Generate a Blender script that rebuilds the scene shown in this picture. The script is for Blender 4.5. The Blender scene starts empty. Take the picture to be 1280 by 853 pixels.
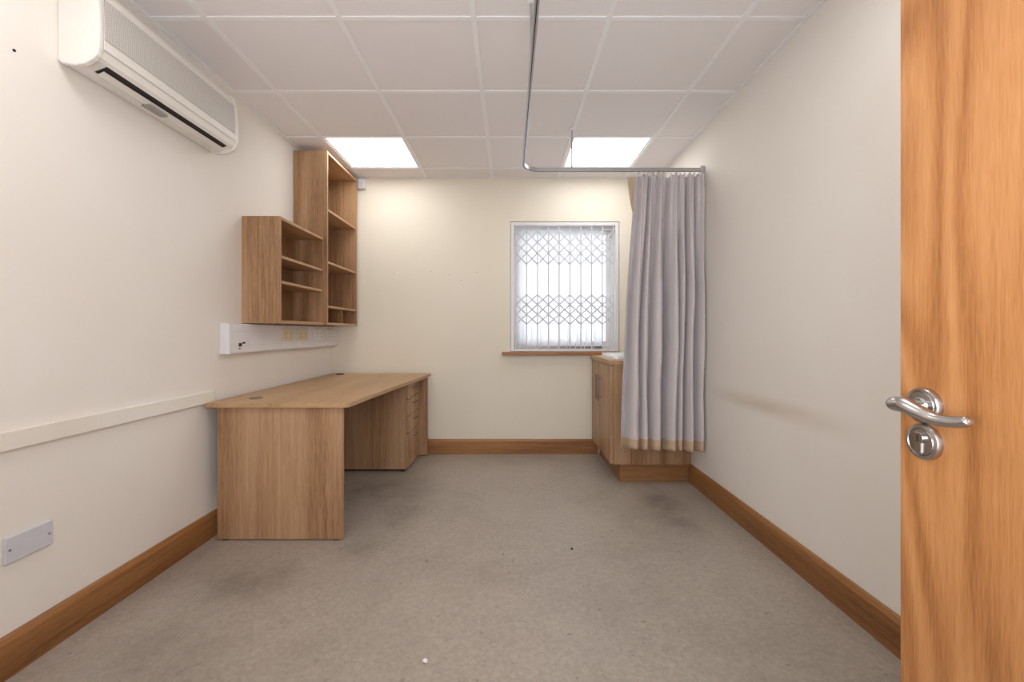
import bpy, bmesh, math, random
from mathutils import Vector, Matrix, noise
random.seed(4)
scene = bpy.context.scene
COL = scene.collection
XL, XR, YF, YB, ZC = -1.62, 1.34, -0.25, 4.0, 2.51
F = 549.0

# ---------------------------------------------------------------- materials
def srgb(r, g, b):
    def f(c):
        c /= 255.0
        return c/12.92 if c <= 0.04045 else ((c+0.055)/1.055)**2.4
    return (f(r), f(g), f(b), 1.0)

def newmat(name):
    m = bpy.data.materials.new(name); m.use_nodes = True
    nt = m.node_tree
    return m, nt, nt.nodes['Principled BSDF']

def plain(name, col, rough=0.5, metal=0.0, var=0.03, scale=40, bump=0.0, coat=0.0):
    m, nt, b = newmat(name)
    tc = nt.nodes.new('ShaderNodeTexCoord')
    n = nt.nodes.new('ShaderNodeTexNoise'); n.inputs['Scale'].default_value = scale
    n.inputs['Detail'].default_value = 4
    nt.links.new(tc.outputs['Object'], n.inputs['Vector'])
    r = nt.nodes.new('ShaderNodeValToRGB')
    c = Vector(col[:3])
    r.color_ramp.elements[0].position = 0.3; r.color_ramp.elements[1].position = 0.7
    r.color_ramp.elements[0].color = (*(c*(1-var)), 1)
    r.color_ramp.elements[1].color = (*[min(1, v*(1+var)) for v in c], 1)
    nt.links.new(n.outputs['Fac'], r.inputs['Fac'])
    nt.links.new(r.outputs['Color'], b.inputs['Base Color'])
    b.inputs['Roughness'].default_value = rough
    b.inputs['Metallic'].default_value = metal
    if coat: b.inputs['Coat Weight'].default_value = coat
    if bump:
        bp = nt.nodes.new('ShaderNodeBump'); bp.inputs['Strength'].default_value = bump
        bp.inputs['Distance'].default_value = 0.002
        nt.links.new(n.outputs['Fac'], bp.inputs['Height'])
        nt.links.new(bp.outputs['Normal'], b.inputs['Normal'])
    return m

def wood(name, dark, mid, light, axis='Z', ring=7.0, fine=60.0, rough=0.42, low=2.2, ringamt=0.5, stretch=0.09, fa=0.5):
    m, nt, b = newmat(name)
    N, L = nt.nodes, nt.links
    tc = N.new('ShaderNodeTexCoord')
    def mapping(s_across, s_along):
        mp = N.new('ShaderNodeMapping')
        sc = [s_across]*3
        sc['XYZ'.index(axis)] = s_along
        mp.inputs['Scale'].default_value = sc
        L.new(tc.outputs['Object'], mp.inputs['Vector'])
        return mp
    m1 = mapping(1.0, stretch)
    n1 = N.new('ShaderNodeTexNoise'); n1.inputs['Scale'].default_value = low; n1.inputs['Detail'].default_value = 1.0
    n1.inputs['Roughness'].default_value = 0.35
    L.new(m1.outputs[0], n1.inputs['Vector'])
    mul = N.new('ShaderNodeMath'); mul.operation = 'MULTIPLY'; mul.inputs[1].default_value = ring*6.283
    L.new(n1.outputs['Fac'], mul.inputs[0])
    sn = N.new('ShaderNodeMath'); sn.operation = 'SINE'; L.new(mul.outputs[0], sn.inputs[0])
    m2 = mapping(1.0, 0.035)
    n2 = N.new('ShaderNodeTexNoise'); n2.inputs['Scale'].default_value = fine; n2.inputs['Detail'].default_value = 6
    n2.inputs['Roughness'].default_value = 0.6
    L.new(m2.outputs[0], n2.inputs['Vector'])
    m3 = mapping(1.0, 0.05)
    n3 = N.new('ShaderNodeTexNoise'); n3.inputs['Scale'].default_value = fine*5; n3.inputs['Detail'].default_value = 2
    L.new(m3.outputs[0], n3.inputs['Vector'])
    a = N.new('ShaderNodeMath'); a.operation = 'MULTIPLY_ADD'; a.inputs[1].default_value = 0.11*ringamt; a.inputs[2].default_value = 0.5-0.5*fa-0.15
    L.new(sn.outputs[0], a.inputs[0])
    c = N.new('ShaderNodeMath'); c.operation = 'MULTIPLY_ADD'; c.inputs[1].default_value = fa
    L.new(n2.outputs['Fac'], c.inputs[0]); L.new(a.outputs[0], c.inputs[2])
    d = N.new('ShaderNodeMath'); d.operation = 'MULTIPLY_ADD'; d.inputs[1].default_value = 0.30
    L.new(n3.outputs['Fac'], d.inputs[0]); L.new(c.outputs[0], d.inputs[2])
    r = N.new('ShaderNodeValToRGB')
    e = r.color_ramp.elements
    e[0].position = 0.32; e[0].color = dark
    e[1].position = 0.66; e[1].color = light
    x = e.new(0.48); x.color = mid
    L.new(d.outputs[0], r.inputs['Fac'])
    L.new(r.outputs['Color'], b.inputs['Base Color'])
    b.inputs['Roughness'].default_value = rough
    bp = N.new('ShaderNodeBump'); bp.inputs['Strength'].default_value = 0.06; bp.inputs['Distance'].default_value = 0.001
    L.new(d.outputs[0], bp.inputs['Height']); L.new(bp.outputs['Normal'], b.inputs['Normal'])
    return m

def wall_mat(name, base, grime, scuff=None):
    m, nt, b = newmat(name)
    N, L = nt.nodes, nt.links
    tc = N.new('ShaderNodeTexCoord')
    n = N.new('ShaderNodeTexNoise'); n.inputs['Scale'].default_value = 1.3; n.inputs['Detail'].default_value = 6
    L.new(tc.outputs['Object'], n.inputs['Vector'])
    r = N.new('ShaderNodeValToRGB'); r.color_ramp.elements[0].position = 0.3; r.color_ramp.elements[1].position = 0.6
    r.color_ramp.elements[0].color = grime; r.color_ramp.elements[1].color = base
    L.new(n.outputs['Fac'], r.inputs['Fac'])
    out = r.outputs['Color']
    if scuff:
        zc, zw, y0, y1, colr, amt = scuff
        sx = N.new('ShaderNodeSeparateXYZ'); L.new(tc.outputs['Object'], sx.inputs[0])
        def bell(sock, c, w):
            s = N.new('ShaderNodeMath'); s.operation = 'SUBTRACT'; s.inputs[1].default_value = c; L.new(sock, s.inputs[0])
            ab = N.new('ShaderNodeMath'); ab.operation = 'ABSOLUTE'; L.new(s.outputs[0], ab.inputs[0])
            mr = N.new('ShaderNodeMapRange'); mr.interpolation_type = 'SMOOTHSTEP'
            mr.inputs['From Min'].default_value = 0; mr.inputs['From Max'].default_value = w
            mr.inputs['To Min'].default_value = 1; mr.inputs['To Max'].default_value = 0
            L.new(ab.outputs[0], mr.inputs['Value']); return mr.outputs[0]
        f1 = bell(sx.outputs['Z'], zc, zw); f2 = bell(sx.outputs['Y'], (y0+y1)/2, (y1-y0)/2)
        mm = N.new('ShaderNodeMath'); mm.operation = 'MULTIPLY'; L.new(f1, mm.inputs[0]); L.new(f2, mm.inputs[1])
        n2 = N.new('ShaderNodeTexNoise'); n2.inputs['Scale'].default_value = 5; n2.inputs['Detail'].default_value = 5
        mp = N.new('ShaderNodeMapping'); mp.inputs['Scale'].default_value = (1, 0.5, 3); L.new(tc.outputs['Object'], mp.inputs['Vector'])
        L.new(mp.outputs[0], n2.inputs['Vector'])
        m3 = N.new('ShaderNodeMath'); m3.operation = 'MULTIPLY'; L.new(mm.outputs[0], m3.inputs[0]); L.new(n2.outputs['Fac'], m3.inputs[1])
        m4 = N.new('ShaderNodeMath'); m4.operation = 'MULTIPLY'; m4.inputs[1].default_value = amt; L.new(m3.outputs[0], m4.inputs[0])
        mx = N.new('ShaderNodeMix'); mx.data_type = 'RGBA'; mx.inputs['B'].default_value = colr
        L.new(m4.outputs[0], mx.inputs['Factor']); L.new(out, mx.inputs['A']); out = mx.outputs['Result']
    L.new(out, b.inputs['Base Color'])
    b.inputs['Roughness'].default_value = 0.75
    nb = N.new('ShaderNodeTexNoise'); nb.inputs['Scale'].default_value = 160; nb.inputs['Detail'].default_value = 3
    L.new(tc.outputs['Object'], nb.inputs['Vector'])
    bp = N.new('ShaderNodeBump'); bp.inputs['Strength'].default_value = 0.04; bp.inputs['Distance'].default_value = 0.002
    L.new(nb.outputs['Fac'], bp.inputs['Height']); L.new(bp.outputs['Normal'], b.inputs['Normal'])
    return m

M_wall_side = wall_mat('wall_paint_side', srgb(238, 233, 227), srgb(234, 228, 220), scuff=(0.72, 0.07, 1.5, 3.1, srgb(198, 184, 162), 1.0))
M_wall_left = wall_mat('wall_paint_left', srgb(238, 233, 227), srgb(234, 228, 220))
M_wall_back = wall_mat('wall_paint_back', srgb(239, 232, 218), srgb(236, 228, 212))
M_tile = plain('ceiling_tile', srgb(240, 236, 237), 0.9, var=0.015, scale=300, bump=0.3)
M_grid = plain('ceiling_grid_white', srgb(246, 245, 246), 0.5, var=0.01)
M_white = plain('white_plastic', srgb(232, 232, 234), 0.35, var=0.01)
M_acwhite = plain('aircon_plastic', srgb(233, 229, 224), 0.4, var=0.015)
M_trunk = plain('trunking_plastic', srgb(228, 227, 231), 0.4, var=0.02, scale=8)
M_beige = plain('socket_cream', srgb(222, 210, 180), 0.4)
M_black = plain('black_plastic', srgb(28, 27, 27), 0.5)
M_dark = plain('dark_slot', srgb(48, 44, 42), 0.7)
M_chrome = plain('satin_steel', srgb(190, 188, 187), 0.26, metal=1.0, var=0.02)
M_steel = plain('aluminium_rail', srgb(190, 190, 192), 0.35, metal=0.85, var=0.03)
M_dsteel = plain('brushed_handle_steel', srgb(140, 136, 132), 0.35, metal=0.9, var=0.03)
M_gasket = plain('grey_plate', srgb(208, 209, 217), 0.4)
M_strip = wall_mat('strip_paint', srgb(238, 234, 226), srgb(224, 215, 200))
M_oak_desk = wood('oak_laminate_vertical', srgb(136, 100, 68), srgb(172, 134, 100), srgb(192, 157, 123), 'Z', ring=6, fine=70, ringamt=0.8, fa=0.5)
M_oak_top = wood('oak_laminate_top', srgb(154, 119, 81), srgb(183, 147, 108), srgb(199, 166, 128), 'Y', ring=5, fine=60, ringamt=0.5, fa=0.4)
M_oak_shelf = wood('oak_laminate_shelf', srgb(138, 102, 66), srgb(171, 133, 95), srgb(190, 154, 116), 'Y', ring=5, fine=55, ringamt=0.4, fa=0.4)
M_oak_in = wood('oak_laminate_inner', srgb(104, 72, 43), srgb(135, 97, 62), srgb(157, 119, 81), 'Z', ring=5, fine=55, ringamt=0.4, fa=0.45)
M_skY = wood('oak_skirting_y', srgb(104, 64, 30), srgb(142, 95, 52), srgb(165, 117, 69), 'Y', ring=6, fine=70, ringamt=0.6, fa=0.5)
M_skX = wood('oak_skirting_x', srgb(118, 76, 40), srgb(154, 106, 62), srgb(176, 128, 80), 'X', ring=6, fine=70, ringamt=0.6, fa=0.5)
M_door = wood('oak_door_veneer', srgb(146, 92, 48), srgb(180, 122, 72), srgb(200, 144, 92), 'Z', ring=8, fine=100, rough=0.4, low=5.5, ringamt=0.85, stretch=0.20, fa=0.30)
M_curtain = plain('curtain_fabric', srgb(212, 206, 209), 0.9, var=0.04, scale=6)
M_hem = plain('curtain_hem', srgb(206, 180, 152), 0.9, var=0.05, scale=12)

def mk_blind():
    m, nt, b = newmat('blind_fabric')
    N, L = nt.nodes, nt.links
    b.inputs['Base Color'].default_value = srgb(240, 240, 243); b.inputs['Roughness'].default_value = 0.8
    tc = N.new('ShaderNodeTexCoord'); n = N.new('ShaderNodeTexNoise'); n.inputs['Scale'].default_value = 300
    L.new(tc.outputs['Object'], n.inputs['Vector'])
    bp = N.new('ShaderNodeBump'); bp.inputs['Strength'].default_value = 0.1; L.new(n.outputs['Fac'], bp.inputs['Height'])
    L.new(bp.outputs['Normal'], b.inputs['Normal'])
    t = N.new('ShaderNodeBsdfTranslucent'); t.inputs['Color'].default_value = (0.88, 0.885, 0.90, 1)
    mx = N.new('ShaderNodeMixShader'); mx.inputs[0].default_value = 0.5
    L.new(b.outputs[0], mx.inputs[1]); L.new(t.outputs[0], mx.inputs[2])
    L.new(mx.outputs[0], N['Material Output'].inputs['Surface'])
    return m
M_blind = mk_blind()

def mk_glass():
    m, nt, b = newmat('window_glass')
    N, L = nt.nodes, nt.links
    g = N.new('ShaderNodeBsdfGlossy'); g.inputs['Roughness'].default_value = 0.02
    t = N.new('ShaderNodeBsdfTransparent'); t.inputs['Color'].default_value = (0.92, 0.94, 0.96, 1)
    mx = N.new('ShaderNodeMixShader'); mx.inputs[0].default_value = 0.06
    L.new(t.outputs[0], mx.inputs[1]); L.new(g.outputs[0], mx.inputs[2])
    L.new(mx.outputs[0], N['Material Output'].inputs['Surface'])
    return m
M_glass = mk_glass()

def mk_emit(name, col, s):
    m, nt, b = newmat(name)
    N, L = nt.nodes, nt.links
    e = N.new('ShaderNodeEmission'); e.inputs['Color'].default_value = col; e.inputs['Strength'].default_value = s
    L.new(e.outputs[0], N['Material Output'].inputs['Surface'])
    return m
M_light = mk_emit('light_diffuser', (1.0, 0.98, 0.94, 1), 7.0)

def mk_floor():
    m, nt, b = newmat('vinyl_floor')
    N, L = nt.nodes, nt.links
    tc = N.new('ShaderNodeTexCoord')
    def noi(s, d, rough=0.5, dist=0):
        n = N.new('ShaderNodeTexNoise'); n.inputs['Scale'].default_value = s; n.inputs['Detail'].default_value = d
        n.inputs['Roughness'].default_value = rough; n.inputs['Distortion'].default_value = dist
        L.new(tc.outputs['Object'], n.inputs['Vector']); return n
    def ramp(src, p0, c0, p1, c1):
        r = N.new('ShaderNodeValToRGB'); r.color_ramp.elements[0].position = p0; r.color_ramp.elements[1].position = p1
        r.color_ramp.elements[0].color = c0; r.color_ramp.elements[1].color = c1
        L.new(src, r.inputs['Fac']); return r
    def mult(a, bsock, fac):
        mx = N.new('ShaderNodeMix'); mx.data_type = 'RGBA'; mx.blend_type = 'MULTIPLY'; mx.inputs['Factor'].default_value = fac
        L.new(a, mx.inputs['A']); L.new(bsock, mx.inputs['B']); return mx.outputs['Result']
    a = ramp(noi(55, 5, 0.65, 0.9).outputs['Fac'], 0.35, srgb(160, 150, 139), 0.65, srgb(176, 166, 155))
    fl = ramp(noi(16, 6, 0.7, 1.6).outputs['Fac'], 0.40, (0.88, 0.87, 0.86, 1), 0.56, (1, 1, 1, 1))
    o = mult(a.outputs['Color'], fl.outputs['Color'], 0.5)
    st = ramp(noi(1.1, 8, 0.64, 0.2).outputs['Fac'], 0.32, (0.66, 0.64, 0.62, 1), 0.54, (1, 1, 1, 1))
    o = mult(o, st.outputs['Color'], 0.55)
    sp = ramp(noi(34, 4, 0.65, 0.6).outputs['Fac'], 0.31, (0.45, 0.4, 0.38, 1), 0.35, (1, 1, 1, 1))
    o = mult(o, sp.outputs['Color'], 0.6)
    def spot(x, y, rx, ry, amt, cur):
        mp = N.new('ShaderNodeMapping'); mp.vector_type = 'POINT'
        mp.inputs['Location'].default_value = (-x/rx, -y/ry, 0); mp.inputs['Scale'].default_value = (1/rx, 1/ry, 0.001)
        L.new(tc.outputs['Object'], mp.inputs['Vector'])
        ln = N.new('ShaderNodeVectorMath'); ln.operation = 'LENGTH'; L.new(mp.outputs[0], ln.inputs[0])
        mr = N.new('ShaderNodeMapRange'); mr.interpolation_type = 'SMOOTHSTEP'
        mr.inputs['From Min'].default_value = 0; mr.inputs['From Max'].default_value = 1
        mr.inputs['To Min'].default_value = amt; mr.inputs['To Max'].default_value = 0
        L.new(ln.outputs['Value'], mr.inputs['Value'])
        nn = noi(5, 8, 0.72)
        r = ramp(nn.outputs['Fac'], 0.32, (0, 0, 0, 1), 0.68, (1, 1, 1, 1))
        mm = N.new('ShaderNodeMath'); mm.operation = 'MULTIPLY'; L.new(mr.outputs[0], mm.inputs[0]); L.new(r.outputs['Color'], mm.inputs[1])
        mx = N.new('ShaderNodeMix'); mx.data_type = 'RGBA'; mx.inputs['B'].default_value = srgb(98, 88, 79)
        L.new(mm.outputs[0], mx.inputs['Factor']); L.new(cur, mx.inputs['A']); return mx.outputs['Result']
    for s in [(0.98, 2.75, 0.2, 0.6, 0.9), (-0.62, 2.7, 0.2, 0.6, 0.6), (-1.15, 1.95, 0.4, 0.3, 0.65), (-1.2, 1.5, 0.35, 0.3, 0.45), (-0.95, 3.1, 0.5, 0.5, 0.6), (-0.78, 2.25, 0.2, 0.2, 0.5)]:
        o = spot(*s, o)
    L.new(o, b.inputs['Base Color'])
    rr = N.new('ShaderNodeMapRange'); rr.inputs['To Min'].default_value = 0.33; rr.inputs['To Max'].default_value = 0.5
    L.new(noi(5, 5).outputs['Fac'], rr.inputs['Value']); L.new(rr.outputs[0], b.inputs['Roughness'])
    b.inputs['Specular IOR Level'].default_value = 0.45
    return m
M_floor = mk_floor()

def mk_mesh_grille():
    m, nt, b = newmat('aircon_grille')
    N, L = nt.nodes, nt.links
    tc = N.new('ShaderNodeTexCoord')
    mp = N.new('ShaderNodeMapping'); mp.inputs['Scale'].default_value = (0, 160, 160); L.new(tc.outputs['Object'], mp.inputs['Vector'])
    ch = N.new('ShaderNodeTexVoronoi'); ch.inputs['Randomness'].default_value = 0.0; ch.inputs['Scale'].default_value = 1.0
    L.new(mp.outputs[0], ch.inputs['Vector'])
    r = N.new('ShaderNodeValToRGB'); r.color_ramp.elements[0].position = 0.25; r.color_ramp.elements[1].position = 0.42
    r.color_ramp.elements[0].color = srgb(156, 152, 148); r.color_ramp.elements[1].color = srgb(218, 214, 209)
    L.new(ch.outputs['Distance'], r.inputs['Fac']); L.new(r.outputs['Color'], b.inputs['Base Color'])
    b.inputs['Roughness'].default_value = 0.5
    return m
M_grille = mk_mesh_grille()

# ---------------------------------------------------------------- helpers
def finish(name, bm, mats, parent=None, bevel=0, smooth=False, segs=2):
    me = bpy.data.meshes.new(name)
    bmesh.ops.recalc_face_normals(bm, faces=bm.faces[:])
    bm.to_mesh(me); bm.free()
    if not isinstance(mats, (list, tuple)): mats = [mats]
    for m in mats: me.materials.append(m)
    ob = bpy.data.objects.new(name, me); COL.objects.link(ob)
    if smooth:
        for p in me.polygons: p.use_smooth = True
    if parent is not None: setparent(ob, parent)
    if bevel:
        md = ob.modifiers.new('bevel', 'BEVEL'); md.width = bevel; md.segments = segs; md.limit_method = 'ANGLE'
        md.angle_limit = math.radians(40)
    return ob

def setparent(ob, parent):
    ob.parent = parent
    ob.matrix_parent_inverse = Matrix.Translation(parent.location).inverted()

def empty(name, loc):
    e = bpy.data.objects.new(name, None); e.location = loc; e.empty_display_size = 0.1
    COL.objects.link(e); return e

def add_box(bm, x0, x1, y0, y1, z0, z1, mi=0):
    vs = [bm.verts.new(p) for p in [(x0,y0,z0),(x1,y0,z0),(x1,y1,z0),(x0,y1,z0),(x0,y0,z1),(x1,y0,z1),(x1,y1,z1),(x0,y1,z1)]]
    for f in [(0,3,2,1),(4,5,6,7),(0,1,5,4),(1,2,6,5),(2,3,7,6),(3,0,4,7)]:
        fc = bm.faces.new([vs[i] for i in f]); fc.material_index = mi

def box(name, x0, x1, y0, y1, z0, z1, mat, parent=None, bevel=0.0):
    bm = bmesh.new(); add_box(bm, x0, x1, y0, y1, z0, z1)
    return finish(name, bm, mat, parent, bevel)

def boxes(name, lst, mat, parent=None, bevel=0.0):
    bm = bmesh.new()
    for b in lst: add_box(bm, *b)
    return finish(name, bm, mat, parent, bevel)

def prism(name, pts, a0, a1, axis, mat, parent=None, bevel=0.0, smooth=False):
    def P(p, a):
        return {'Y': (p[0], a, p[1]), 'Z': (p[0], p[1], a), 'X': (a, p[0], p[1])}[axis]
    bm = bmesh.new()
    A = [bm.verts.new(P(p, a0)) for p in pts]; B = [bm.verts.new(P(p, a1)) for p in pts]
    n = len(pts)
    for i in range(n):
        bm.faces.new([A[i], A[(i+1)%n], B[(i+1)%n], B[i]])
    bm.faces.new(A); bm.faces.new(B[::-1])
    return finish(name, bm, mat, parent, bevel, smooth)

def lathe(name, prof, center, axis, mat, parent=None, seg=48):
    ax = Vector(axis).normalized(); up = Vector((0,0,1)) if abs(ax.z) < 0.9 else Vector((1,0,0))
    u = ax.cross(up).normalized(); v = ax.cross(u)
    bm = bmesh.new(); rings = []
    for r, o in prof:
        c = Vector(center)+ax*o
        rings.append([bm.verts.new(c+(u*math.cos(t)+v*math.sin(t))*max(r, 1e-4)) for t in [2*math.pi*i/seg for i in range(seg)]])
    for a, b in zip(rings, rings[1:]):
        for i in range(seg): bm.faces.new([a[i], a[(i+1)%seg], b[(i+1)%seg], b[i]])
    bm.faces.new(rings[0][::-1]); bm.faces.new(rings[-1])
    ob = finish(name, bm, mat, parent, 0, True)
    md = ob.modifiers.new('es', 'EDGE_SPLIT'); md.split_angle = math.radians(35)
    return ob

def tube(name, pts, radii, mat, parent=None, seg=20, squash=None):
    P = [Vector(p) for p in pts]
    R = []; Q = []
    n = len(P)
    for i in range(n-1):
        p0, p1, p2, p3 = P[max(i-1,0)], P[i], P[i+1], P[min(i+2,n-1)]
        for k in range(8):
            t = k/8
            Q.append(0.5*((2*p1)+(-p0+p2)*t+(2*p0-5*p1+4*p2-p3)*t*t+(-p0+3*p1-3*p2+p3)*t**3))
            R.append(radii[i]*(1-t)+radii[i+1]*t)
    Q.append(P[-1]); R.append(radii[-1])
    bm = bmesh.new(); rings = []
    prev = None
    for i, q in enumerate(Q):
        T = (Q[min(i+1, len(Q)-1)]-Q[max(i-1, 0)]).normalized()
        if prev is None:
            up = Vector((0,0,1)) if abs(T.z) < 0.9 else Vector((0,1,0))
            u = T.cross(up).normalized()
        else:
            u = (prev-T*prev.dot(T)).normalized()
        prev = u; v = T.cross(u)
        ring = []
        for s in range(seg):
            a = 2*math.pi*s/seg
            off = (u*math.cos(a)+v*math.sin(a))*R[i]
            if squash:
                d = Vector(squash[0]); off = off-d*off.dot(d)*(1-squash[1])
            ring.append(bm.verts.new(q+off))
        rings.append(ring)
    for a, b in zip(rings, rings[1:]):
        for i in range(seg): bm.faces.new([a[i], a[(i+1)%seg], b[(i+1)%seg], b[i]])
    bm.faces.new(rings[0][::-1]); bm.faces.new(rings[-1])
    return finish(name, bm, mat, parent, 0, True)

# ---------------------------------------------------------------- room shell
WX0, WX1, WZ0, WZ1 = 0.007, 1.0, 0.928, 2.115
box('floor', XL-0.15, XR+0.15, -1.6, YB+0.25, -0.08, 0, M_floor)
box('wall_left', XL-0.15, XL, YF-0.1, YB+0.25, 0, 2.62, M_wall_left)
box('wall_right', XR, XR+0.15, YF-0.1, YB+0.25, 0, 2.62, M_wall_side)
boxes('wall_back', [(XL, WX0, YB, YB+0.25, 0, 2.62), (WX1, XR, YB, YB+0.25, 0, 2.62),
                    (WX0, WX1, YB, YB+0.25, 0, WZ0-0.03), (WX0, WX1, YB, YB+0.25, WZ1, 2.62)], M_wall_back)
DX0, DX1 = -0.26, 0.665
boxes('wall_front', [(XL, DX0-0.03, YF-0.1, YF, 0, 2.62), (DX1+0.03, XR, YF-0.1, YF, 0, 2.62), (DX0-0.03, DX1+0.03, YF-0.1, YF, 2.08, 2.62)], M_wall_left)
boxes('trim_1', [(DX0-0.03, DX0, YF-0.11, YF+0.01, 0, 2.05), (DX1, DX1+0.03, YF-0.11, YF+0.01, 0, 2.05), (DX0-0.03, DX1+0.03, YF-0.11, YF+0.01, 2.05, 2.08)], M_skX, bevel=0.002)

gx = [XL, -1.36, -0.76, -0.16, 0.445, 1.045, XR]
gy = [YF, 0.165, 0.765, 1.365, 1.965, 2.565, 3.165, 3.765, YB]
lit = {(1, 6), (4, 6), (1, 2), (4, 2)}  # nearer pair is unseen, assumed by symmetry and added for fill
bm = bmesh.new()
for i in range(len(gx)-1):
    for j in range(len(gy)-1):
        if (i, j) in lit: continue
        add_box(bm, gx[i], gx[i+1], gy[j], gy[j+1], ZC+0.006, ZC+0.03)
finish('ceiling', bm, M_tile)
bm = bmesh.new()
w = 0.012
for x in gx[1:-1]: add_box(bm, x-w, x+w, YF, YB, ZC, ZC+0.0055)
for j, y in enumerate(gy[1:-1]):
    for i in range(len(gx)-1):
        a = gx[i]+(w if i > 0 else 0); b = gx[i+1]-(w if i < len(gx)-2 else 0)
        add_box(bm, a, b, y-w, y+w, ZC+0.0003, ZC+0.0055)
p = 0.02
add_box(bm, XL, XL+p, YF, YB, ZC-0.001, ZC+0.0055); add_box(bm, XR-p, XR, YF, YB, ZC-0.001, ZC+0.0055)
add_box(bm, XL+p, XR-p, YB-p, YB, ZC-0.001, ZC+0.0055); add_box(bm, XL+p, XR-p, YF, YF+p, ZC-0.001, ZC+0.0055)
finish('trim_2', bm, M_grid)

for k, (i, j) in enumerate(sorted(lit, reverse=True)):
    x0, x1, y0, y1 = gx[i], gx[i+1], gy[j], gy[j+1]
    e = empty('ceiling_light_panel' if k == 0 else 'ceiling_light_panel.%03d' % k, ((x0+x1)/2, (y0+y1)/2, ZC))
    t = 0.025
    boxes('frame', [(x0, x0+t, y0, y1, ZC+0.006, ZC+0.05), (x1-t, x1, y0, y1, ZC+0.006, ZC+0.05),
                    (x0+t, x1-t, y0, y0+t, ZC+0.006, ZC+0.05), (x0+t, x1-t, y1-t, y1, ZC+0.006, ZC+0.05)], M_grid, e)
    box('diffuser', x0+t, x1-t, y0+t, y1-t, ZC+0.012, ZC+0.02, M_light, e)

BH, BT = 0.135, 0.02
def skirt(name, pts2, a0, a1, axis, mat): return prism(name, pts2, a0, a1, axis, mat, bevel=0.0015)
skirt('baseboard_left', [(XL, 0), (XL+BT, 0), (XL+BT, BH-0.02), (XL+BT-0.008, BH-0.004), (XL+BT-0.013, BH), (XL, BH)], YF, YB, 'Y', M_skY)
skirt('baseboard_right', [(XR, 0), (XR-BT, 0), (XR-BT, BH-0.02), (XR-BT+0.008, BH-0.004), (XR-BT+0.013, BH), (XR, BH)], YF, 3.235, 'Y', M_skY)
skirt('baseboard_back', [(YB, 0), (YB-BT, 0), (YB-BT, BH-0.02), (YB-BT+0.008, BH-0.004), (YB-BT+0.013, BH), (YB, BH)], XL+BT, 0.80, 'X', M_skX)
box('trim_3', XL, XL+0.018, YF, 2.39, 0.728, 0.792, M_strip, bevel=0.004)

# ---------------------------------------------------------------- window
win = empty('window_1', ((WX0+WX1)/2, 4.14, (WZ0+WZ1)/2))
fy0, fy1 = 4.13, 4.19
boxes('frame', [(WX0, WX0+0.055, fy0, fy1, WZ0, WZ1), (WX1-0.055, WX1, fy0, fy1, WZ0, WZ1),
                (WX0+0.055, WX1-0.055, fy0, fy1, WZ0, WZ0+0.055), (WX0+0.055, WX1-0.055, fy0, fy1, WZ1-0.055, WZ1)], M_white, win, 0.004)
boxes('sash', [(WX0+0.055, WX0+0.095, fy0+0.01, fy1-0.01, WZ0+0.055, WZ1-0.055), (WX1-0.095, WX1-0.055, fy0+0.01, fy1-0.01, WZ0+0.055, WZ1-0.055),
               (WX0+0.095, WX1-0.095, fy0+0.01, fy1-0.01, WZ0+0.055, WZ0+0.095), (WX0+0.095, WX1-0.095, fy0+0.01, fy1-0.01, WZ1-0.095, WZ1-0.055)], M_white, win, 0.003)
box('glass', WX0+0.09, WX1-0.09, 4.157, 4.163, WZ0+0.09, WZ1-0.09, M_glass, win)
box('trim_4', -0.07, 1.0, 3.955, 4.13, WZ0-0.03, WZ0, M_skX, bevel=0.004)

bl = empty('vertical_blind', (0.5, 4.08, 2.07))
box('headrail', WX0+0.02, WX1-0.02, 4.075, 4.11, 2.06, 2.095, M_white, bl, 0.003)
bm = bmesh.new()
xs = 0.075
while xs < 0.845:
    ang = math.radians(20 + random.uniform(-9, 10)); hw = 0.0445
    c = Vector((xs, 4.094, 0)); d = Vector((math.cos(ang), math.sin(ang), 0)); nrm = Vector((-d.y, d.x, 0))
    z0, z1 = 0.975, 2.06
    cols = []
    for s in range(7):
        t = (s/6-0.5)*2
        pnt = c+d*(t*hw)+nrm*(0.006*(1-t*t))
        cols.append((bm.verts.new((pnt.x, pnt.y, z0)), bm.verts.new((pnt.x, pnt.y, z1))))
    for a, b in zip(cols, cols[1:]): bm.faces.new([a[0], b[0], b[1], a[1]])
    xs += 0.083
finish('slats', bm, M_blind, bl, 0, True)
bm = bmesh.new()
xs = 0.075
while xs < 0.845:
    add_box(bm, xs-0.036, xs+0.036, 4.090, 4.098, 0.955, 0.975); xs += 0.083
finish('bottom_weights', bm, M_dsteel, bl)

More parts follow.
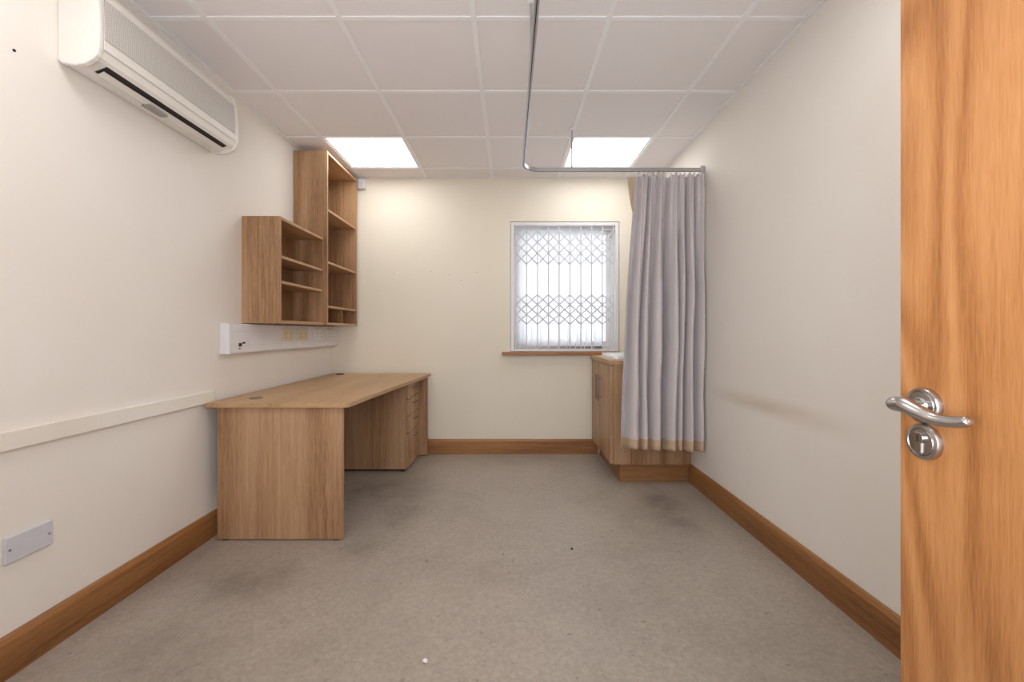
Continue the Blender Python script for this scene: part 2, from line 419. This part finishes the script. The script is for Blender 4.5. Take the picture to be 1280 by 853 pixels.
gr = empty('security_grille', (0.5, 4.02, 1.5))
gz0, gz1 = WZ0+0.004, WZ1-0.004
boxes('frame', [(WX0+0.004, WX0+0.034, 4.005, 4.04, gz0, gz1), (WX1-0.034, WX1-0.004, 4.005, 4.04, gz0, gz1),
                (WX0+0.034, WX1-0.034, 4.005, 4.04, gz1-0.03, gz1), (WX0+0.034, WX1-0.034, 4.005, 4.04, gz0, gz0+0.018)], M_white, gr, 0.002)
M_bar = plain('grille_bar', srgb(214, 215, 220), 0.4, metal=0.0, var=0.02)
nb = 10
px = [WX0+0.05+i*((WX1-WX0-0.10)/(nb-1)) for i in range(nb)]
bm = bmesh.new()
for x in px: add_box(bm, x-0.0045, x+0.0045, 4.015, 4.027, gz0+0.018, gz1-0.03)
finish('uprights', bm, M_bar, gr)
bm = bmesh.new()
def flatbar(bm, a, b, wd, y0, y1):
    a, b = Vector(a), Vector(b); d = (b-a).normalized(); n = Vector((-d.y, d.x))*wd/2
    q = [a+n, a-n, b-n, b+n]
    A = [bm.verts.new((v.x, y0, v.y)) for v in q]; B = [bm.verts.new((v.x, y1, v.y)) for v in q]
    for i in range(4): bm.faces.new([A[i], A[(i+1)%4], B[(i+1)%4], B[i]])
    bm.faces.new(A[::-1]); bm.faces.new(B)
for (za, zb) in [(1.93, 2.03), (1.83, 1.93), (1.73, 1.83), (1.36, 1.45), (1.27, 1.36), (1.18, 1.27)]:
    for i in range(nb-1):
        flatbar(bm, (px[i], za), (px[i+1], zb), 0.012, 4.010, 4.014)
        flatbar(bm, (px[i], zb), (px[i+1], za), 0.012, 4.0275, 4.031)
finish('lattice', bm, M_bar, gr)

# ---------------------------------------------------------------- desk
dk = empty('office_desk', (-1.2, 3.1, 0))
edge = []
for i in range(25):
    t = i/24
    y = 2.31+t*(3.97-2.31)
    s = t*t*(3-2*t)
    edge.append((-0.845+0.135*(0.55*t+0.45*s), y))
edge[0] = (-0.865, 2.31); edge.insert(1, (-0.848, 2.325))
pts = [(-1.60, 2.31)]+edge+[(-1.60, 3.97)]
prism('desktop', pts, 0.71, 0.735, 'Z', M_oak_top, dk, 0.002)
box('end_panel_front', -1.555, -0.889, 2.335, 2.360, 0.006, 0.71, M_oak_desk, dk, 0.0015)
box('end_panel_rear', -1.555, -0.735, 3.925, 3.95, 0.006, 0.71, M_oak_desk, dk, 0.0015)
box('modesty_panel', -1.50, -1.48, 2.36, 3.925, 0.25, 0.71, M_oak_desk, dk)
boxes('feet', [(-1.53, -1.50, 2.337, 2.358, 0, 0.006), (-0.94, -0.91, 2.337, 2.358, 0, 0.006), (-1.53, -1.50, 3.927, 3.948, 0, 0.006), (-0.79, -0.76, 3.927, 3.948, 0, 0.006)], M_black, dk)
for k, (gx_, gy_) in enumerate([(-1.425, 2.47), (-1.49, 3.86)]):
    lathe('cable_grommet_%d' % (k+1), [(0.034, 0.0), (0.034, 0.003), (0.031, 0.005), (0.027, 0.005), (0.026, 0.003), (0.010, 0.003), (0.008, 0.0045), (0.001, 0.0045)],
          (gx_, gy_, 0.735), (0, 0, 1), plain('grommet_grey', srgb(120, 110, 98), 0.5) if k == 0 else M_dark, dk)

pd = empty('drawer_pedestal', (-1.1, 3.67, 0))
box('carcass', -1.38, -0.822, 3.48, 3.90, 0.02, 0.70, M_oak_desk, pd, 0.001)
dz = [(0.03, 0.30), (0.305, 0.435), (0.44, 0.57), (0.575, 0.695)]
for k, (a, b) in enumerate(dz):
    box('drawer_%d' % (k+1), -0.8215, -0.802, 3.483, 3.897, a, b, M_oak_desk, pd, 0.002)
    zc = b-0.045
    tube('handle_%d' % (k+1), [(-0.802, 3.64, zc), (-0.782, 3.642, zc), (-0.776, 3.66, zc), (-0.776, 3.72, zc), (-0.782, 3.738, zc), (-0.802, 3.74, zc)], [0.004]*6, M_dsteel, pd, 10)
boxes('castors', [(-1.36, -1.33, 3.5, 3.53, 0, 0.02), (-0.87, -0.84, 3.5, 3.53, 0, 0.02), (-1.36, -1.33, 3.85, 3.88, 0, 0.02), (-0.87, -0.84, 3.85, 3.88, 0, 0.02)], M_black, pd)

# ---------------------------------------------------------------- wall shelves
T = 0.018
def shelf_unit(name, x1, y0, y1, z0, z1, shelves, divider=None):
    e = empty(name, ((XL+x1)/2, (y0+y1)/2, z0))
    x0 = XL
    box('side_front', x0, x1, y0, y0+T, z0, z1, M_oak_desk, e, 0.001)
    box('side_rear', x0, x1, y1-T, y1, z0, z1, M_oak_desk, e, 0.001)
    box('top', x0, x1-0.001, y0+T, y1-T, z1-T, z1, M_oak_shelf, e, 0.001)
    box('bottom', x0, x1-0.001, y0+T, y1-T, z0, z0+T, M_oak_shelf, e, 0.001)
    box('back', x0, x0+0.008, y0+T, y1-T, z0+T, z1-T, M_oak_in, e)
    for k, z in enumerate(shelves):
        box('shelf_%d' % (k+1), x0+0.008, x1-0.006, y0+T, y1-T, z-T/2, z+T/2, M_oak_shelf, e, 0.001)
    if divider:
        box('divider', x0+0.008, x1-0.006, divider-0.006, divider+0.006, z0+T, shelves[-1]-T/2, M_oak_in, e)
    return e
shelf_unit('wall_shelf_unit', -1.388, 2.655, 3.283, 1.162, 1.811, [1.569, 1.415])
shelf_unit('wall_shelf_unit.001', -1.365, 3.287, 3.93, 1.162, 2.468, [2.03, 1.635, 1.30], divider=3.60)

# ---------------------------------------------------------------- dado trunking with sockets
tr = empty('cable_trunking', (XL, 3.2, 1.07))
tz0, tz1, tx = 0.985, 1.158, -1.567
prism('channel', [(XL, tz0), (tx-0.006, tz0), (tx, tz0+0.006), (tx, tz1-0.006), (tx-0.006, tz1), (XL, tz1)], 2.47, 3.995, 'Y', M_trunk, tr, 0.001)
box('end_cap', XL, tx+0.002, 2.45, 2.47, tz0-0.002, tz1, M_trunk, tr, 0.004)
boxes('lid_lines', [(tx-0.001, tx+0.0008, 2.47, 3.99, tz0+0.045, tz0+0.047), (tx-0.001, tx+0.0008, 2.47, 3.99, tz1-0.047, tz1-0.045)], M_gasket, tr)
for k, y in enumerate([3.02, 3.24, 3.52, 3.76]):
    box('socket_plate_%d' % (k+1), tx, tx+0.010, y, y+0.147, 1.045, 1.131, M_beige if k < 2 else M_white, tr, 0.003)
    boxes('pin_holes_%d' % (k+1), [(tx+0.010, tx+0.0105, y+0.03, y+0.036, 1.09, 1.102), (tx+0.010, tx+0.0105, y+0.11, y+0.116, 1.09, 1.102),
                                  (tx+0.010, tx+0.0105, y+0.02, y+0.027, 1.065, 1.07), (tx+0.010, tx+0.0105, y+0.04, y+0.047, 1.065, 1.07),
                                  (tx+0.010, tx+0.0105, y+0.10, y+0.107, 1.065, 1.07), (tx+0.010, tx+0.0105, y+0.12, y+0.127, 1.065, 1.07)], M_dark, tr)
boxes('data_sockets', [(tx, tx+0.004, 2.54, 2.565, 1.025, 1.045), (tx, tx+0.004, 2.575, 2.60, 1.04, 1.05), (tx, tx+0.003, 2.54, 2.555, 1.01, 1.016)], M_black, tr, 0.001)

bp_ = empty('blank_wall_plate', (XL, 1.475, 0.405))
box('plate', XL, XL+0.010, 1.402, 1.549, 0.362, 0.448, M_gasket, bp_, 0.003)
for k, y in enumerate([1.415, 1.536]):
    lathe('screw_%d' % (k+1), [(0.004, 0), (0.004, 0.001), (0.001, 0.0015)], (XL+0.010, y, 0.405), (1, 0, 0), M_steel, bp_, 16)

# ---------------------------------------------------------------- air conditioner
ac = empty('wall_air_conditioner', (XL, 1.97, 2.2))
ay0, ay1 = 1.572, 2.385
def S(pts): return [(XL+(x-XL)*0.83, z+0.006) for x, z in pts]
prof = [(XL, 2.085), (-1.600, 2.072), (-1.545, 2.066), (-1.535, 2.078), (-1.478, 2.096), (-1.470, 2.088), (-1.456, 2.100), (-1.447, 2.125), (-1.444, 2.16), (-1.446, 2.25), (-1.452, 2.32), (-1.462, 2.352), (-1.48, 2.372), (-1.51, 2.38), (XL, 2.38)]
prism('body', S(prof), ay0+0.02, ay1-0.02, 'Y', M_acwhite, ac, 0.002)
cap = [(XL, 2.080), (-1.600, 2.067), (-1.545, 2.060), (-1.50, 2.066), (-1.465, 2.083), (-1.450, 2.098), (-1.441, 2.125), (-1.438, 2.16), (-1.440, 2.25), (-1.446, 2.32), (-1.456, 2.355), (-1.476, 2.377), (-1.51, 2.386), (XL, 2.386)]
prism('end_cap_near', S(cap), ay0, ay0+0.022, 'Y', M_acwhite, ac, 0.006)
prism('end_cap_far', S(cap), ay1-0.022, ay1, 'Y', M_acwhite, ac, 0.006)
prism('front_grille', S([(-1.4445, 2.165), (-1.4395, 2.168), (-1.4415, 2.25), (-1.4475, 2.318), (-1.4515, 2.32), (-1.4462, 2.25)]), ay0+0.026, ay1-0.03, 'Y', M_grille, ac)
prism('air_slot', S([(-1.536, 2.0775), (-1.479, 2.0955), (-1.478, 2.0935), (-1.535, 2.0755)]), ay0+0.07, ay1-0.05, 'Y', M_dark, ac)
prism('louvre_vane', S([(-1.528, 2.066), (-1.500, 2.077), (-1.501, 2.081), (-1.529, 2.070)]), ay0+0.075, ay1-0.055, 'Y', M_acwhite, ac)
prism('lower_trim', S([(-1.4445, 2.128), (-1.4405, 2.130), (-1.4385, 2.158), (-1.443, 2.160)]), ay0+0.022, ay1-0.022, 'Y', M_acwhite, ac, 0.001)
box('sensor_window', -1.56, -1.525, 1.86, 1.96, 2.068, 2.074, plain('ac_label', srgb(150, 147, 143), 0.4), ac)

# ---------------------------------------------------------------- detector
sd = empty('motion_sensor', (-1.335, 3.97, 2.45))
prism('housing', [(3.999, 2.41), (3.97, 2.40), (3.952, 2.415), (3.948, 2.47), (3.96, 2.492), (3.999, 2.495)], -1.365, -1.305, 'X', M_white, sd, 0.004)
prism('lens', [(3.953, 2.42), (3.946, 2.43), (3.945, 2.455), (3.951, 2.463)], -1.355, -1.315, 'X', M_gasket, sd, 0.002)

# ---------------------------------------------------------------- curtain rail + curtain
RZ, RY, RX = 2.228, 3.03, 0.092
rl = empty('curtain_rail', (0.6, 2.2, RZ))
path = [(XR, RY)]
def arc(cx, cy, r, a0, a1, n=10):
    return [(cx+r*math.cos(math.radians(a0+(a1-a0)*i/n)), cy+r*math.sin(math.radians(a0+(a1-a0)*i/n))) for i in range(n+1)]
path += arc(RX+0.12, RY-0.12, 0.12, 90, 180)
path += arc(RX+0.12, 0.85+0.12, 0.12, 180, 270)
path += [(XR, 0.85)]
def sweep_rect(name, path, hw, z0, z1, mat, parent):
    bm = bmesh.new(); rings = []
    n = len(path)
    for i, p in enumerate(path):
        a = Vector(path[max(i-1, 0)]); b = Vector(path[min(i+1, n-1)])
        t = (b-a).normalized(); nn = Vector((-t.y, t.x))*hw; c = Vector(p)
        rings.append([bm.verts.new((c.x+nn.x, c.y+nn.y, z0)), bm.verts.new((c.x-nn.x, c.y-nn.y, z0)),
                      bm.verts.new((c.x-nn.x, c.y-nn.y, z1)), bm.verts.new((c.x+nn.x, c.y+nn.y, z1))])
    for a, b in zip(rings, rings[1:]):
        for i in range(4): bm.faces.new([a[i], a[(i+1)%4], b[(i+1)%4], b[i]])
    bm.faces.new(rings[0][::-1]); bm.faces.new(rings[-1])
    return finish(name, bm, mat, parent, 0.0015)
sweep_rect('track', path, 0.009, RZ-0.012, RZ+0.012, M_steel, rl)
sweep_rect('track_slot', path[:], 0.002, RZ-0.0135, RZ-0.0121, M_dark, rl)
for k, (x, y) in enumerate([(0.43, RY), (RX, 1.86)]):
    tube('hanger_%d' % (k+1), [(x, y, RZ+0.012), (x, y, 2.38), (x, y, ZC-0.004)], [0.006]*3, M_steel, rl, 12)
    lathe('ceiling_rose_%d' % (k+1), [(0.022, 0), (0.022, -0.006), (0.012, -0.012), (0.008, -0.012)], (x, y, ZC), (0, 0, 1), M_white, rl, 24)
for k, y in enumerate([RY, 0.85]):
    box('wall_bracket_%d' % (k+1), XR-0.03, XR, y-0.018, y+0.018, RZ-0.022, RZ+0.022, M_steel, rl, 0.003)

cu = empty('privacy_curtain', (1.08, RY, 1.25))
bm = bmesh.new()
NU, NV = 320, 80
zt, zb = 2.200, 0.292
widths = [1.5, 0.8, 1.2, 1.7, 0.7, 1.1, 1.3]
amps = [1.15, 0.6, 1.0, 1.35, 0.7, 1.2, 0.9]
tot = sum(widths); cum = [0]
for w_ in widths: cum.append(cum[-1]+w_/tot)
def fold(u):
    u = min(max(u, 0), 0.99999)
    for k in range(len(widths)):
        if u < cum[k+1]:
            t = (u-cum[k])/(cum[k+1]-cum[k])
            s = math.sin(2*math.pi*t)
            return amps[k]*math.copysign(abs(s)**0.8, s), t
    return 0, 0
grid = []
for j in range(NV+1):
    v = j/NV
    z = zt+(zb-zt)*v
    row = []
    xl = 0.868 - 0.02*math.sin(v*3.0) - 0.095*v**1.2
    xr = 1.334
    for i in range(NU+1):
        u = i/NU
        ub = u + (0.045*math.sin(5*u+0.6+2.2*v)+0.04*noise.noise(Vector((u*3, v*2.2, 4.1))))*v*math.sin(math.pi*u)**0.5
        x = xl+(xr-xl)*u
        fb, t = fold(ub)
        fine = math.sin(2*math.pi*15*u+0.6+1.1*math.sin(7*u))
        blend = min(1, v*2.2)
        amp = 0.016+0.040*blend
        y = RY - 0.014*u + amp*fb + 0.013*fine*(1-v)**1.6
        x += 0.013*math.cos(2*math.pi*t)*amps[0]*0.6*blend*math.sin(math.pi*u)
        w_ = noise.noise(Vector((u*7, v*4.5, 1.7)))
        w2 = noise.noise(Vector((u*16, v*7, 9.7)))
        y += (0.022*w_+0.011*w2)*(0.3+0.7*v)
        x = min(x, XR-0.004)
        zz = z + (0.016*(1-u)-0.006*fb)*v**4
        if j == 0: zz = z - 0.012*(0.5+0.5*math.sin(2*math.pi*15*u))
        row.append(bm.verts.new((x, y, zz)))
    grid.append(row)
for j in range(NV):
    for i in range(NU):
        f = bm.faces.new([grid[j][i], grid[j][i+1], grid[j+1][i+1], grid[j+1][i]])
        f.material_index = 1 if j >= NV-3 else 0
co = finish('fabric', bm, [M_curtain, M_hem], cu, 0, True)
md = co.modifiers.new('sol', 'SOLIDIFY'); md.thickness = 0.002
bm = bmesh.new(); rows = []
for j in range(13):
    v = j/12; z = 2.19-0.26*v; w2 = 0.045*(1-v)**0.7+0.006
    rows.append([bm.verts.new((0.872-w2+w2*i/6*1.1, RY+0.035+0.008*math.sin(i*1.3+v*2), z)) for i in range(7)])
for a, b in zip(rows, rows[1:]):
    for i in range(6): bm.faces.new([a[i], a[i+1], b[i+1], b[i]])
finish('heading_edge', bm, M_hem, cu, 0, True)
bm = bmesh.new()
for i in range(14):
    x = 0.875+i*0.0335
    add_box(bm, x-0.003, x+0.003, RY-0.004, RY+0.004, RZ-0.04, RZ-0.0136)
finish('gliders', bm, M_white, cu)

# ---------------------------------------------------------------- sink cabinet
sc = empty('sink_cabinet', (1.05, 3.62, 0))
cx0, cx1, cy0, cy1 = 0.765, XR-0.002, 3.245, 3.975
box('end_panel_front', cx0, cx1, cy0, cy0+T, 0.13, 0.865, M_oak_desk, sc, 0.001)
box('end_panel_rear', cx0, cx1, cy1-T, cy1, 0.13, 0.865, M_oak_desk, sc, 0.001)
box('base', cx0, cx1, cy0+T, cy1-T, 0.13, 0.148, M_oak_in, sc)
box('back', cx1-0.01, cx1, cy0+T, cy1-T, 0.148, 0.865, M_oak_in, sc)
M_skZ = wood('oak_plinth', srgb(116, 78, 46), srgb(146, 103, 66), srgb(168, 123, 82), 'X', ring=5, fine=60)
boxes('plinth', [(0.815, cx1, cy0+0.002, cy0+0.02, 0, 0.13), (0.815, 0.833, cy0+0.02, cy1, 0, 0.13)], M_skZ, sc, 0.001)
mid = (cy0+cy1)/2
for k, (a, b, hy) in enumerate([(cy0+0.001, mid-0.0015, mid-0.045), (mid+0.0015, cy1-0.001, mid+0.045)]):
    box('cupboard_door_%d' % (k+1), cx0-0.02, cx0-0.001, a, b, 0.135, 0.86, M_oak_desk, sc, 0.002)
    tube('bar_handle_%d' % (k+1), [(cx0-0.048, hy, 0.55), (cx0-0.048, hy, 0.65), (cx0-0.048, hy, 0.76)], [0.006]*3, M_dsteel, sc, 12)
    for z in (0.58, 0.73):
        tube('handle_post', [(cx0-0.02, hy, z), (cx0-0.034, hy, z), (cx0-0.048, hy, z)], [0.004]*3, M_dsteel, sc, 10)
sx0, sx1, sy0, sy1 = 0.79, 1.24, 3.33, 3.80
tx0, tx1, ty0, ty1 = 0.735, XR-0.001, 3.225, 3.995
i_ = 0.02
boxes('worktop', [(tx0, sx0+i_, ty0, ty1, 0.866, 0.90), (sx1-i_, tx1, ty0, ty1, 0.866, 0.90),
                  (sx0+i_, sx1-i_, ty0, sy0+i_, 0.866, 0.90), (sx0+i_, sx1-i_, sy1-i_, ty1, 0.866, 0.90)],
      wood('oak_worktop', srgb(150, 116, 82), srgb(184, 150, 114), srgb(205, 174, 138), 'Y'), sc)
def rrect(x0, x1, y0, y1, r, n=6):
    pts = []
    for cx, cy, a in [(x1-r, y1-r, 0), (x0+r, y1-r, 90), (x0+r, y0+r, 180), (x1-r, y0+r, 270)]:
        for i in range(n+1):
            t = math.radians(a+90*i/n); pts.append((cx+r*math.cos(t), cy+r*math.sin(t)))
    return pts
bm = bmesh.new(); rings = []
for ins, z, r in [(0.0, 0.901, 0.04), (0.0, 0.928, 0.04), (0.004, 0.932, 0.04), (0.026, 0.932, 0.045), (0.03, 0.928, 0.05), (0.036, 0.85, 0.06), (0.055, 0.79, 0.08), (0.12, 0.775, 0.08)]:
    rings.append([bm.verts.new((x, y, z)) for x, y in rrect(sx0+ins, sx1-ins, sy0+ins, sy1-ins, r)])
for a, b in zip(rings, rings[1:]):
    n = len(a)
    for i in range(n): bm.faces.new([a[i], a[(i+1)%n], b[(i+1)%n], b[i]])
bm.faces.new(rings[-1])
finish('basin', bm, plain('basin_ceramic', srgb(238, 240, 242), 0.12, var=0.005), sc, 0, True)
tube('tap', [(1.28, 3.56, 0.90), (1.28, 3.56, 1.0), (1.275, 3.56, 1.07), (1.24, 3.56, 1.10), (1.18, 3.56, 1.09), (1.15, 3.56, 1.06)], [0.014, 0.013, 0.012, 0.011, 0.010, 0.010], M_chrome, sc, 16)

# ---------------------------------------------------------------- door
dr = empty('door_1', (0.632, -0.235, 0))
FX = 0.610
box('leaf', FX, FX+0.044, -0.235, 0.686, 0.008, 2.04, M_door, dr, 0.0012)
HY, HZ = 0.643, 1.002
AX = (-1, 0, 0)
lathe('rose', [(0.0262, 0.0), (0.0262, 0.006), (0.0245, 0.0085), (0.0215, 0.009), (0.0205, 0.0078), (0.0195, 0.009), (0.012, 0.0095), (0.010, 0.012)], (FX, HY, HZ), AX, M_chrome, dr, 64)
tube('lever', [(FX-0.006, HY, HZ), (FX-0.024, HY, HZ), (FX-0.040, HY-0.001, HZ+0.001), (FX-0.051, HY-0.009, HZ+0.004), (FX-0.055, HY-0.025, HZ+0.005),
               (FX-0.054, HY-0.045, HZ-0.001), (FX-0.050, HY-0.063, HZ-0.007), (FX-0.046, HY-0.084, HZ-0.007), (FX-0.043, HY-0.100, HZ-0.003), (FX-0.0425, HY-0.104, HZ-0.002)],
     [0.0105, 0.010, 0.0115, 0.0125, 0.0125, 0.011, 0.0095, 0.009, 0.008, 0.003], M_chrome, dr, 28, squash=((0, 0, 1), 0.85))
EZ = 0.949
lathe('escutcheon', [(0.0262, 0.0), (0.0262, 0.005), (0.0248, 0.0078), (0.0205, 0.0088), (0.0195, 0.0075), (0.0185, 0.0088), (0.014, 0.009)], (FX, HY, EZ), AX, M_chrome, dr, 64)
lathe('lock_cylinder', [(0.0085, 0.0), (0.0085, 0.0125), (0.0078, 0.0133), (0.001, 0.0133)], (FX, HY, EZ+0.006), AX, M_chrome, dr, 32)
box('lock_cylinder_tail', FX-0.012, FX, HY-0.005, HY+0.005, EZ-0.017, EZ+0.003, M_chrome, dr, 0.002)
box('keyway', FX-0.0137, FX-0.0132, HY-0.001, HY+0.001, EZ+0.0005, EZ+0.010, M_black, dr)
for k, z in enumerate([0.25, 1.05, 1.82]):
    tube('hinge_%d' % (k+1), [(FX+0.05, -0.238, z-0.05), (FX+0.05, -0.238, z), (FX+0.05, -0.238, z+0.05)], [0.007]*3, M_chrome, dr, 14)

# ---------------------------------------------------------------- small debris and wall marks
def pebble(name, c, s, mat):
    bm = bmesh.new(); bmesh.ops.create_icosphere(bm, subdivisions=3, radius=s)
    for v in bm.verts:
        v.co *= 1+0.35*noise.noise(v.co*90+Vector((3, 1, 2))); v.co.z *= 0.6; v.co += Vector(c)
    finish(name, bm, mat, None, 0, True)
pebble('paper_scrap', (-0.282, 1.475, 0.005), 0.009, M_white)
pebble('floor_grit', (0.318, 2.24, 0.003), 0.007, M_black)
for k, (x, z) in enumerate([(-1.05, 1.64), (-0.72, 1.66), (-0.55, 1.63), (-0.3, 1.65), (-0.44, 1.58)]):
    lathe('wall_plug' if k == 0 else 'wall_plug.%03d' % k, [(0.005, 0), (0.005, -0.001), (0.001, -0.0015)], (x, YB, z), (0, 1, 0), M_hem, None, 14)
lathe('wall_screw', [(0.0045, 0), (0.0045, 0.003), (0.001, 0.004)], (XL, 1.435, 2.03), (1, 0, 0), M_black, None, 16)

# ---------------------------------------------------------------- added fill light behind the camera, aimed up to lift the ceiling
ld = bpy.data.lights.new('added_fill_light', 'AREA'); ld.shape = 'RECTANGLE'; ld.size = 1.1; ld.size_y = 0.8
ld.energy = 20; ld.color = (0.98, 0.985, 1.0)
lo = bpy.data.objects.new('added_fill_light', ld); COL.objects.link(lo)
lo.location = (-0.3, -0.12, 1.25)
lo.rotation_euler = Vector((0.14, 1.0, 0.8)).to_track_quat('-Z', 'Y').to_euler()

# ---------------------------------------------------------------- world, camera
wd = bpy.data.worlds.new('World'); scene.world = wd; wd.use_nodes = True
bg = wd.node_tree.nodes['Background']
bg.inputs['Color'].default_value = (0.93, 0.955, 1.0, 1); bg.inputs['Strength'].default_value = 2.7

cam = bpy.data.cameras.new('cam'); co_ = bpy.data.objects.new('camera', cam); COL.objects.link(co_)
co_.location = (0, 0, 1.11); co_.rotation_euler = (math.radians(90), 0, 0)
cam.sensor_width = 36; cam.lens = 36*F/1280; cam.clip_start = 0.02
cam.shift_x = 3/1280; cam.shift_y = -11.5/1280
scene.camera = co_
scene.view_settings.view_transform = 'Standard'
scene.view_settings.exposure = 0.08
